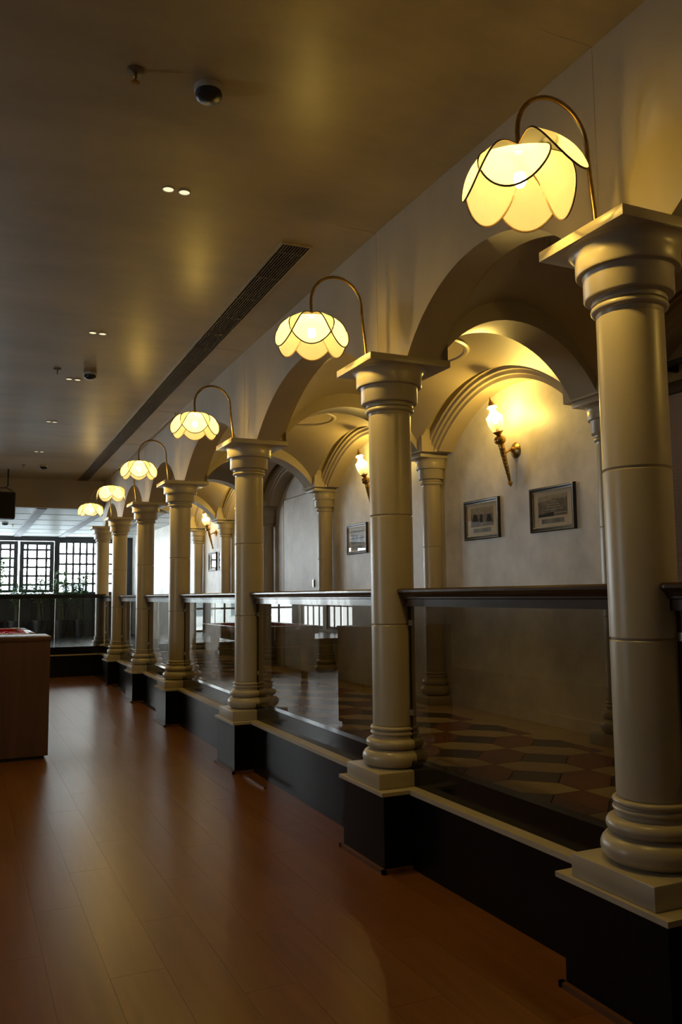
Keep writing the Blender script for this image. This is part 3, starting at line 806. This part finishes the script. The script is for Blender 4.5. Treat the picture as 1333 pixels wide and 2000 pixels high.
# ------------------------------------------------------------------ framed pictures
def picture(y, label, style, w=0.51, h=0.335):
    x = XWALL + xo(y); zc = 1.965
    t = thing('framed_picture', label, 'picture', (x, y, zc), 'framed pictures on the gallery wall')
    fw_ = 0.032
    prof = [(0.0, 0.0), (0.0, 0.022), (0.006, 0.028), (0.016, 0.026), (0.022, 0.018), (0.032, 0.016), (0.032, 0.0)]   # inward, proud of the wall
    loops = []
    for d, px in prof: loops.append([(-px, s1 * (w / 2 - d), s2 * (h / 2 - d)) for s1, s2 in ((-1, -1), (1, -1), (1, 1), (-1, 1))])
    mb = MB(); mb.grid(loops, close_u=True); mb.build('frame', 'frame', t, ang=20)
    mb = MB(); d0, d1 = 0.031, 0.036
    loops = [[(-px, s1 * (w / 2 - d), s2 * (h / 2 - d)) for s1, s2 in ((-1, -1), (1, -1), (1, 1), (-1, 1))] for d, px in ((d0, 0.015), (d0, 0.018), (d1, 0.018), (d1, 0.01))]
    mb.grid(loops, close_u=True); mb.build('beading', 'beading', t, ang=20)
    iw, ih = w / 2 - 0.033, h / 2 - 0.033
    mb = MB(); mb.box(-0.010, -0.002, -iw, iw, -ih, ih); mb.build('mat_board', 'mat_board', t)
    # print (flat), caption and tonal shapes of the photograph
    pw, pz0, pz1 = iw * 0.74, -ih * 0.42, ih * 0.74
    mb = MB(); mb.box(-0.0112, -0.010, -pw, pw, pz0, pz1); pr = mb.build('print', 'print' if style else 'print2', t)
    def patch(pts, m_):
        mb = MB(); mb.poly([(-0.0118, -a * pw, pz0 + (pz1 - pz0) * b) for a, b in pts]); mb.build('print_shape', m_, pr, smooth=False)
    if style:
        patch([(-1, .72), (1, .80), (1, 1), (-1, 1)], 'pale')                      # sky
        patch([(-1, 0), (0.1, 0), (0.1, .20), (-1, .12)], 'ink')
        patch([(0.1, 0), (1, 0), (1, .14), (0.1, .18)], 'pale')
        for k, (hw, z) in enumerate(((0.62, .30), (0.50, .42), (0.38, .54), (0.24, .66), (0.10, .80))):
            patch([(-hw + 0.1, z), (hw + 0.1, z), (hw + 0.06, z + .05), (-hw + 0.14, z + .05)], 'pale')
        for k in range(7): patch([(0.2 + k * 0.11, .02), (0.26 + k * 0.11, .02), (0.26 + k * 0.11, .10), (0.2 + k * 0.11, .10)], 'ink')
    else:
        patch([(-1, .66), (1, .62), (1, 1), (-1, 1)], 'pale')
        patch([(-.9, .25), (-.35, .25), (-.4, .62), (-.7, .7)], 'ink'); patch([(-.2, .2), (.1, .2), (.05, .6), (-.12, .66)], 'ink'); patch([(.4, .22), (.9, .2), (.8, .55), (.5, .6)], 'ink')
    mb = MB(); mb.box(-0.0112, -0.010, -pw * 0.78, pw * 0.78, -ih * 0.80, -ih * 0.55); mb.build('caption', 'print2', t)
    mb = MB(); mb.poly([(-0.0135, -iw, -ih), (-0.0135, iw, -ih), (-0.0135, iw, ih), (-0.0135, -iw, ih)]); mb.build('glazing', 'picglass', t)
picture(4.865, 'largest framed sepia picture of a tiered building, right of the nearest sconce', 1)
picture(5.790, 'framed grey picture left of the nearest sconce with a window glint', 0)
picture(8.275, 'framed pale picture between the second column and its neighbouring wall column', 0)
picture(14.53, 'left one of the two smallest framed pictures by the farthest sconce', 0)
picture(13.85, 'right one of the two smallest framed pictures by the farthest sconce', 1)

# hidden door in the gallery wall
dx = XWALL + xo(10.1)
t = struct(box('door_1', 'door', -0.010, 0.0, 9.545, 10.69, PZ + 0.02, 2.655), 'flush plaster coated door in the gallery wall')
t.location = (dx - 0.002, 0, 0)
mb = MB()
for a, b, z0, z1 in ((9.537, 9.545, PZ, 2.66), (10.69, 10.698, PZ, 2.66), (9.537, 10.698, 2.655, 2.663)): mb.box(-0.0115, 0, a, b, z0, z1)
mb.build('door_gap', 'void', t)
mb = MB(); mb.box(-0.03, -0.010, 9.60, 9.625, 1.45, 1.54); mb.build('door_handle', 'metal', t)

# ------------------------------------------------------------------ ceiling fittings
t = thing('ceiling_grille', 'long bronze slatted air grille set in the ceiling', 'air grille', (1.78, 4.40, ZC))
GX0, GX1, GL = -0.10, 0.07, 10.75
mb = MB(); mb.box(GX0, GX1, 0, GL, -0.002, 0.0); mb.build('duct_backing', 'void', t)
mb = MB()
for a, b, c_, d in ((GX0 - 0.012, GX0, 0, GL), (GX1, GX1 + 0.012, 0, GL)): mb.box(a, b, c_, d, -0.012, 0)
mb.box(GX0 - 0.012, GX1 + 0.012, -0.012, 0, -0.012, 0); mb.box(GX0 - 0.012, GX1 + 0.012, GL, GL + 0.012, -0.012, 0)
mb.build('grille_frame', 'ceiling', t)
sl = MB(); sl.box(-0.0028, 0.0028, 0, GL, -0.013, -0.002); s0 = None
for k in range(1, 10):
    x = GX0 + (GX1 - GX0) * k / 10
    if s0 is None: s0 = sl.build('slat', 'grille', t); o = s0
    else: o = link('slat', s0.data, t)
    o.location = (x, 0, 0)
cb = MB(); cb.box(GX0, GX1, -0.003, 0.003, -0.0135, -0.002); c0 = None; k = 0
y = 0.12
while y < GL:
    if c0 is None: c0 = cb.build('cross_bar', 'grille', t); o = c0
    else: o = link('cross_bar', c0.data, t)
    o.location = (0, y, 0); y += 0.42
# offset along the bow of the arcade
t.rotation_euler = (0, 0, math.radians(-0.75)); t.location = (1.755, 4.40, ZC)
DN = ['nearest', 'second nearest', 'middle', 'second farthest', 'farthest']
DLP = [(0.892, 0.975, 4.03), (0.868, 0.943, 6.555), (0.859, 0.937, 8.07), (0.861, 0.930, 10.157), (0.892, 0.965, 12.34)]
for k, (a, b, y) in enumerate(DLP):
    for x, sd in ((a, 'left'), (b, 'right')):
        t = thing('downlight', '%s lamp of the %s pair of recessed ceiling downlights' % (sd, DN[k]), 'downlight', (x, y, ZC), 'paired ceiling downlights')
        mb = MB(); mb.lathe([(0.031, 0.0), (0.032, -0.004), (0.028, -0.006), (0.0265, -0.002)], 28); mb.build('trim_ring', 'white', t)
        mb = MB(); mb.lathe([(0.0005, -0.0025), (0.0268, -0.0025)], 28); mb.build('lens', 'downlight', t)
for k, (x, y, z, lb, sc_) in enumerate(((0.852, 3.12, ZC, 'nearest and largest dark domed detector on the ceiling', 1.0), (1.012, 7.776, ZC, 'dark domed detector near the middle pair of downlights', 1.0), (1.095, 13.62, ZC, 'farthest dark domed detector on the hall ceiling', 1.0), (0.747, 18.39, ZF, 'small detector on the pale far ceiling below the speaker', 1.3))):
    t = thing('smoke_detector', lb, 'detector', (x, y, z), 'ceiling detectors')
    mb = MB(); mb.lathe([(0.058 * sc_, 0), (0.060 * sc_, -0.006), (0.058 * sc_, -0.022), (0.052 * sc_, -0.026)], 32, cap0=True, cap1=True); mb.build('base', 'white', t)
    mb = MB(); mb.lathe([(0.053 * sc_, -0.024), (0.055 * sc_, -0.034), (0.050 * sc_, -0.050), (0.036 * sc_, -0.060), (0.001, -0.063)], 32, cap0=True); mb.build('dome', 'navy', t)
for k, (x, y, z, lb) in enumerate(((0.558, 3.128, ZC, 'nearest small sprinkler head beside the largest detector'), (0.720, 7.744, ZC, 'small sprinkler head beside the middle detector'), (0.805, 13.677, ZC, 'farthest small sprinkler head beside the farthest hall detector'), (0.928, 18.85, ZF, 'small sprinkler head on the pale far ceiling'))):
    t = thing('sprinkler', lb, 'sprinkler', (x, y, z), 'ceiling sprinklers')
    mb = MB(); mb.lathe([(0.034, 0), (0.033, -0.006), (0.014, -0.010)], 24, cap0=True, cap1=True); mb.build('rose', 'grille', t)
    mb = MB(); mb.lathe([(0.008, -0.008), (0.008, -0.030), (0.005, -0.034), (0.005, -0.050)], 12, cap1=True); mb.build('body', 'brass', t)
    mb = MB(); mb.lathe([(0.001, -0.050), (0.018, -0.051), (0.018, -0.053), (0.001, -0.054)], 16); mb.build('deflector', 'brass', t)
# hanging loudspeaker
t = thing('loudspeaker', 'black loudspeaker box hanging from the ceiling at the picture edge', 'loudspeaker', (0.52, 14.2, ZC))
o = box('cabinet', 'blackp', -0.20, 0.205, -0.14, 0.14, -0.81, -0.385, t, bev=0.02)
o = box('front_grille', 'void', -0.185, 0.19, -0.147, -0.139, -0.79, -0.405, t)
mb = MB(); mb.tube([(0.09, 0, 0), (0.09, 0, -0.27), (0.06, 0, -0.31)], 0.012, 10); mb.build('drop_rod', 'blackp', t)
mb = MB(); mb.tube([(-0.18, 0, -0.42), (-0.18, 0, -0.35), (-0.10, 0, -0.315), (0.06, 0, -0.305), (0.16, 0, -0.35), (0.16, 0, -0.39)], 0.008, 8); mb.build('yoke', 'blackp', t)

# ------------------------------------------------------------------ counter and snooker table on the hall floor
t = thing('counter', 'dark brown wooden counter block standing on the laminate floor', 'counter', (0.0, 7.53, 0))
box('front_panel', 'counterw', -0.55, 0.697, 0.0, 0.02, 0.03, 0.985, t)
box('side_panel', 'counterw', 0.677, 0.697, 0.021, 0.60, 0.03, 0.985, t)
box('side_panel', 'counterw', -0.55, -0.53, 0.021, 0.60, 0.03, 0.985, t)
box('back_panel', 'counterw', -0.53, 0.677, 0.58, 0.60, 0.03, 0.985, t)
box('top', 'counterw', -0.56, 0.707, -0.008, 0.61, 0.986, 1.022, t, bev=0.003)
box('toe_kick', 'blackp', -0.52, 0.667, 0.03, 0.57, 0.0, 0.03, t)
t = thing('snooker_table', 'snooker table with red cloth and polished wooden rails behind the counter', 'snooker table', (0.22, 12.55, 0))
TX, TY = 0.66, 1.08
box('bed', 'cloth', -TX + 0.08, TX - 0.08, -TY + 0.08, TY - 0.08, 0.80, 0.855, t)
for s in (-1, 1):
    a, b = sorted((s * TX, s * (TX - 0.085))); box('rail', 'tablewood', a, b, -TY, TY, 0.78, 0.90, t, bev=0.008)
    a, b = sorted((s * TY, s * (TY - 0.085))); box('rail', 'tablewood', -TX + 0.086, TX - 0.086, a, b, 0.78, 0.90, t, bev=0.008)
    c_ = MB(); x1, x2 = s * (TX - 0.086), s * (TX - 0.13)
    c_.grid([[(x1, yy, 0.893), (x2, yy, 0.885), (x2 + s * 0.012, yy, 0.857), (x1, yy, 0.857)] for yy in (-TY + 0.15, TY - 0.15)]); c_.build('cushion', 'cloth', t)
    c_ = MB(); y1, y2 = s * (TY - 0.086), s * (TY - 0.13)
    c_.grid([[(xx, y1, 0.893), (xx, y2, 0.885), (xx, y2 + s * 0.012, 0.857), (xx, y1, 0.857)] for xx in (-TX + 0.15, TX - 0.15)]); c_.build('cushion', 'cloth', t)
    for s2 in (-1, 1):
        l = MB(); l.lathe([(0.05, 0), (0.06, 0.05), (0.045, 0.10), (0.07, 0.35), (0.06, 0.55), (0.075, 0.60), (0.075, 0.72)], 20, cap0=True, cap1=True, c=(s * (TX - 0.16), s2 * (TY - 0.2), 0)); l.build('leg', 'tablewood', t)
box('apron', 'tablewood', -TX + 0.05, TX - 0.05, -TY + 0.05, TY - 0.05, 0.70, 0.785, t)
for (x, y, mt, lb) in ((0.555, 12.10, 'redball', 'red snooker ball nearest the table corner'), (0.10, 12.6, 'redball', 'red snooker ball in the middle of the table'), (0.02, 12.9, 'whiteball', 'white cue ball on the red table')):
    mb = MB(); R_ = 0.0285
    mb.lathe([(R_ * math.sin(PI * k / 12) + 1e-5, -R_ * math.cos(PI * k / 12)) for k in range(13)], 20)
    tag(mb.build('snooker_ball', mt, loc=(x, y, 0.8555 + R_)), lb, 'ball', 'balls on the snooker table')
# small loose strip by the beading
tag(box('floor_strip', 'skirt', 1.965, 1.985, 5.66, 6.12, 0.0, 0.012), 'thin wooden strip lying by the beading near the third column', 'strip')

# ------------------------------------------------------------------ far window wall
zt, zb_ = 2.72, 1.46
wf = MB()
op = [(-4.1, -2.75), (-2.68, -1.35), (-1.28, -0.02), (0.0, 2.12), (2.22, 3.62)]
xs_ = [XL] + [q for p in op for q in p] + [4.3]
zt_ = 2.80
for a, b in zip(xs_[0::2], xs_[1::2]): wf.box(a, b, YF, YF + 0.15, PZ, ZF + 0.05)
for a, b in op:
    if b > 0: wf.box(a, b, YF, YF + 0.15, PZ, zb_)
    wf.box(a, b, YF, YF + 0.15, zt_, ZF + 0.05)
struct(wf.build('wall_far', 'winframe'), 'dark wall holding the far windows')
def lattice(n, x0, x1, z0, z1, y, fw_, vx, hz, label, vis=True):
    # vx, hz: fractions of bar positions across the glazed area
    mb = MB()
    mb.box(x0, x0 + fw_, y, y + 0.05, z0, z1); mb.box(x1 - fw_, x1, y, y + 0.05, z0, z1)
    mb.box(x0 + fw_, x1 - fw_, y, y + 0.05, z0, z0 + fw_ * 0.7); mb.box(x0 + fw_, x1 - fw_, y, y + 0.05, z1 - fw_ * 0.9, z1)
    w_ = struct(mb.build('window_%d' % n, 'winframe', ), label)
    a, b, c_, d = x0 + fw_, x1 - fw_, z0 + fw_ * 0.7, z1 - fw_ * 0.9
    X = [a + (b - a) * f for f in vx]; Z_ = [c_ + (d - c_) * f for f in hz]
    for x in X: box('muntin', 'winframe', x - 0.025, x + 0.025, y + 0.01, y + 0.04, c_, d, w_)
    for z in Z_: box('muntin', 'winframe', a, b, y + 0.012, y + 0.038, z - 0.025, z + 0.025, w_)
    if vis:
        ro = None
        for x in X:
            for z in Z_:
                if ro is None:
                    mb = MB(); mb.lathe([(0.044, 0.0), (0.044, 0.01), (0.026, 0.016)], 10, fr=Matrix.Rotation(PI / 2, 3, 'X'), cap0=True, cap1=True); ro = mb.build('rosette', 'winframe', w_); o = ro
                else: o = link('rosette', ro.data, w_)
                o.location = (x, y + 0.01, z)
    XX = [a] + X + [b]; ZZ = [c_] + Z_ + [d]
    for p, q_ in zip(XX, XX[1:]):
        for r_, s in zip(ZZ, ZZ[1:]):
            mb = MB(); mb.poly([(p, y + 0.025, r_), (q_, y + 0.025, r_), (q_, y + 0.025, s), (p, y + 0.025, s)]); mb.build('pane', 'winglass', w_, smooth=False)
    return w_
n = wi
VX = (0.135, 0.5, 0.865); HZ = (0.11, 0.305, 0.5, 0.695, 0.89)
lattice(n, 0.42, 1.245, 1.49, 2.785, YF - 0.06, 0.10, VX, HZ, 'dark lattice window sash at the picture edge behind bamboo'); n += 1
lattice(n, 1.285, 2.105, 1.49, 2.785, YF - 0.06, 0.10, VX, HZ, 'dark lattice window sash with bright gaps around it'); n += 1
lattice(n, 2.20, 3.64, 1.46, 2.80, YF - 0.02, 0.05, (0.125, 0.25, 0.375, 0.5, 0.625, 0.75, 0.875), (0.17, 0.37, 0.57, 0.78), 'wide dark lattice window behind the farthest column'); n += 1
for a, b in ((-4.1, -2.75), (-2.68, -1.35), (-1.28, -0.02)):
    lattice(n, a, b, PZ, 2.80, YF - 0.02, 0.07, (0.33, 0.67), (0.25, 0.5, 0.75), 'tall dark lattice window farther along the far wall', False); n += 1
for a, b in op:
    zl = zb_ if b > 0 else PZ
    portal('window_daylight', ((a + b) / 2, YF - 0.10, (zl + zt_) / 2), (-PI / 2, 0, 0), b - a, zt_ - zl)
mb = MB(); mb.box(XL, 4.05, YF - 0.22, YF - 0.0, 1.38, 1.42); struct(mb.build('trim_sill', 'winframe'), 'dark sill under the far windows')

# plants in front of the far windows
def plant(x, y, label, n, hgt, spread, seed):
    rnd = random.Random(seed)
    t = thing('bamboo_plant', label, 'plant', (x, y, PZ), 'leafy plants below the far windows')
    mb = MB(); mb.lathe([(0.16, 0), (0.20, 0.30), (0.21, 0.42), (0.19, 0.42), (0.18, 0.38)], 24, cap0=True, cap1=True); mb.build('pot', 'pot', t)
    st = MB(); lf = MB()
    for k in range(n):
        a = rnd.uniform(0, 2 * PI); r = rnd.uniform(0.0, 0.12); hh = hgt * rnd.uniform(0.72, 1.0)
        bx_, by_ = r * math.cos(a), r * math.sin(a); ex = bx_ + rnd.uniform(-spread, spread); ey = by_ + rnd.uniform(-0.12, 0.12)
        path = [(bx_ + (ex - bx_) * (f ** 1.6), by_ + (ey - by_) * f, 0.38 + (hh - 0.38) * f) for f in (0, .25, .5, .75, 1)]
        st.tube(path, 0.006, 5)
        for q_ in range(30):
            f = rnd.uniform(0.45, 1.0); px = bx_ + (ex - bx_) * (f ** 1.6); py = by_ + (ey - by_) * f; pz = 0.38 + (hh - 0.38) * f
            da = rnd.uniform(0, 2 * PI); L_ = rnd.uniform(0.12, 0.24); up_ = rnd.uniform(-0.25, 0.7)
            d = Vector((math.cos(da), math.sin(da) * 0.5, up_)).normalized(); sd_ = d.cross(Vector((0, 0, 1))).normalized() * rnd.uniform(0.016, 0.030)
            b0 = Vector((px, py, pz)); m1 = b0 + d * L_ * 0.45; tp = b0 + d * L_ + Vector((0, 0, -0.03))
            lf.poly([b0, m1 + sd_, tp, m1 - sd_])
    st.build('stalks', 'stalk', t); o = lf.build('foliage', 'leaf', t, smooth=False); o['kind'] = 'stuff'
plant(2.28, 21.9, 'bamboo plant at the left foot of the wide lattice window', 9, 1.72, 0.26, 3)
plant(2.76, 21.9, 'bamboo plant in the middle of the wide lattice window', 8, 1.66, 0.18, 5)
plant(1.78, 21.9, 'low bamboo plant between the sash and the wide window', 5, 1.55, 0.22, 8)
plant(0.72, 21.9, 'taller bamboo plant before the sash at the picture edge', 8, 2.15, 0.20, 11)
plant(1.22, 21.9, 'short bamboo plant beside the taller one at the picture edge', 6, 1.50, 0.20, 15)

# building seen through the windows
t = thing('building', 'pale overexposed building with window bands outside the far windows', 'building', (2.0, 33.0, -6.0))
box('wall', 'bldg', -9, 9, 0, 4, 0, 8.35, t)
for z in (7.55, 5.4):
    box('parapet', 'bldg', -9.1, 9.1, -0.25, 0.0, z + 0.55, z + 0.75, t)
    for k in range(9):
        x = -8 + k * 1.9; f = box('window', 'bldgwin', x, x + 1.1, -0.03, 0.0, z - 1.0, z + 0.3, t)

# venetian blind in the nearest bay of the gallery wall
bx0 = XWALL + xo(3.0)
t = thing('venetian_blind', 'mauve grey venetian blind beside the nearest column', 'blind', (bx0 - 0.05, 3.15, 0.62))
box('head_rail', 'frame', -0.03, 0.03, -0.95, 0.72, 1.92, 1.99, t)
sl = MB(); sl.box(-0.0125, 0.0125, -0.94, 0.71, -0.0012, 0.0012); s0 = None
for k in range(90):
    if s0 is None: s0 = sl.build('slat', 'blind', t); o = s0
    else: o = link('slat', s0.data, t)
    o.location = (0, 0, 0.02 + k * 0.0212); o.rotation_euler = (0, math.radians(52), 0)
for y in (-0.7, 0.5):
    mb = MB(); mb.tube([(0, y, 0), (0, y, 1.93)], 0.0015, 5); mb.build('cord', 'blind', t)
mb = MB(); mb.tube([(-0.06, -1.0, 2.09), (-0.06, 0.62, 2.09)], 0.02, 10); mb.build('roller_bar', 'blackp', t)
for y in (-0.9, 0.5):
    mb = MB(); mb.box(-0.07, 0.045, y - 0.01, y + 0.01, 2.06, 2.12); mb.build('bar_bracket', 'blackp', t)
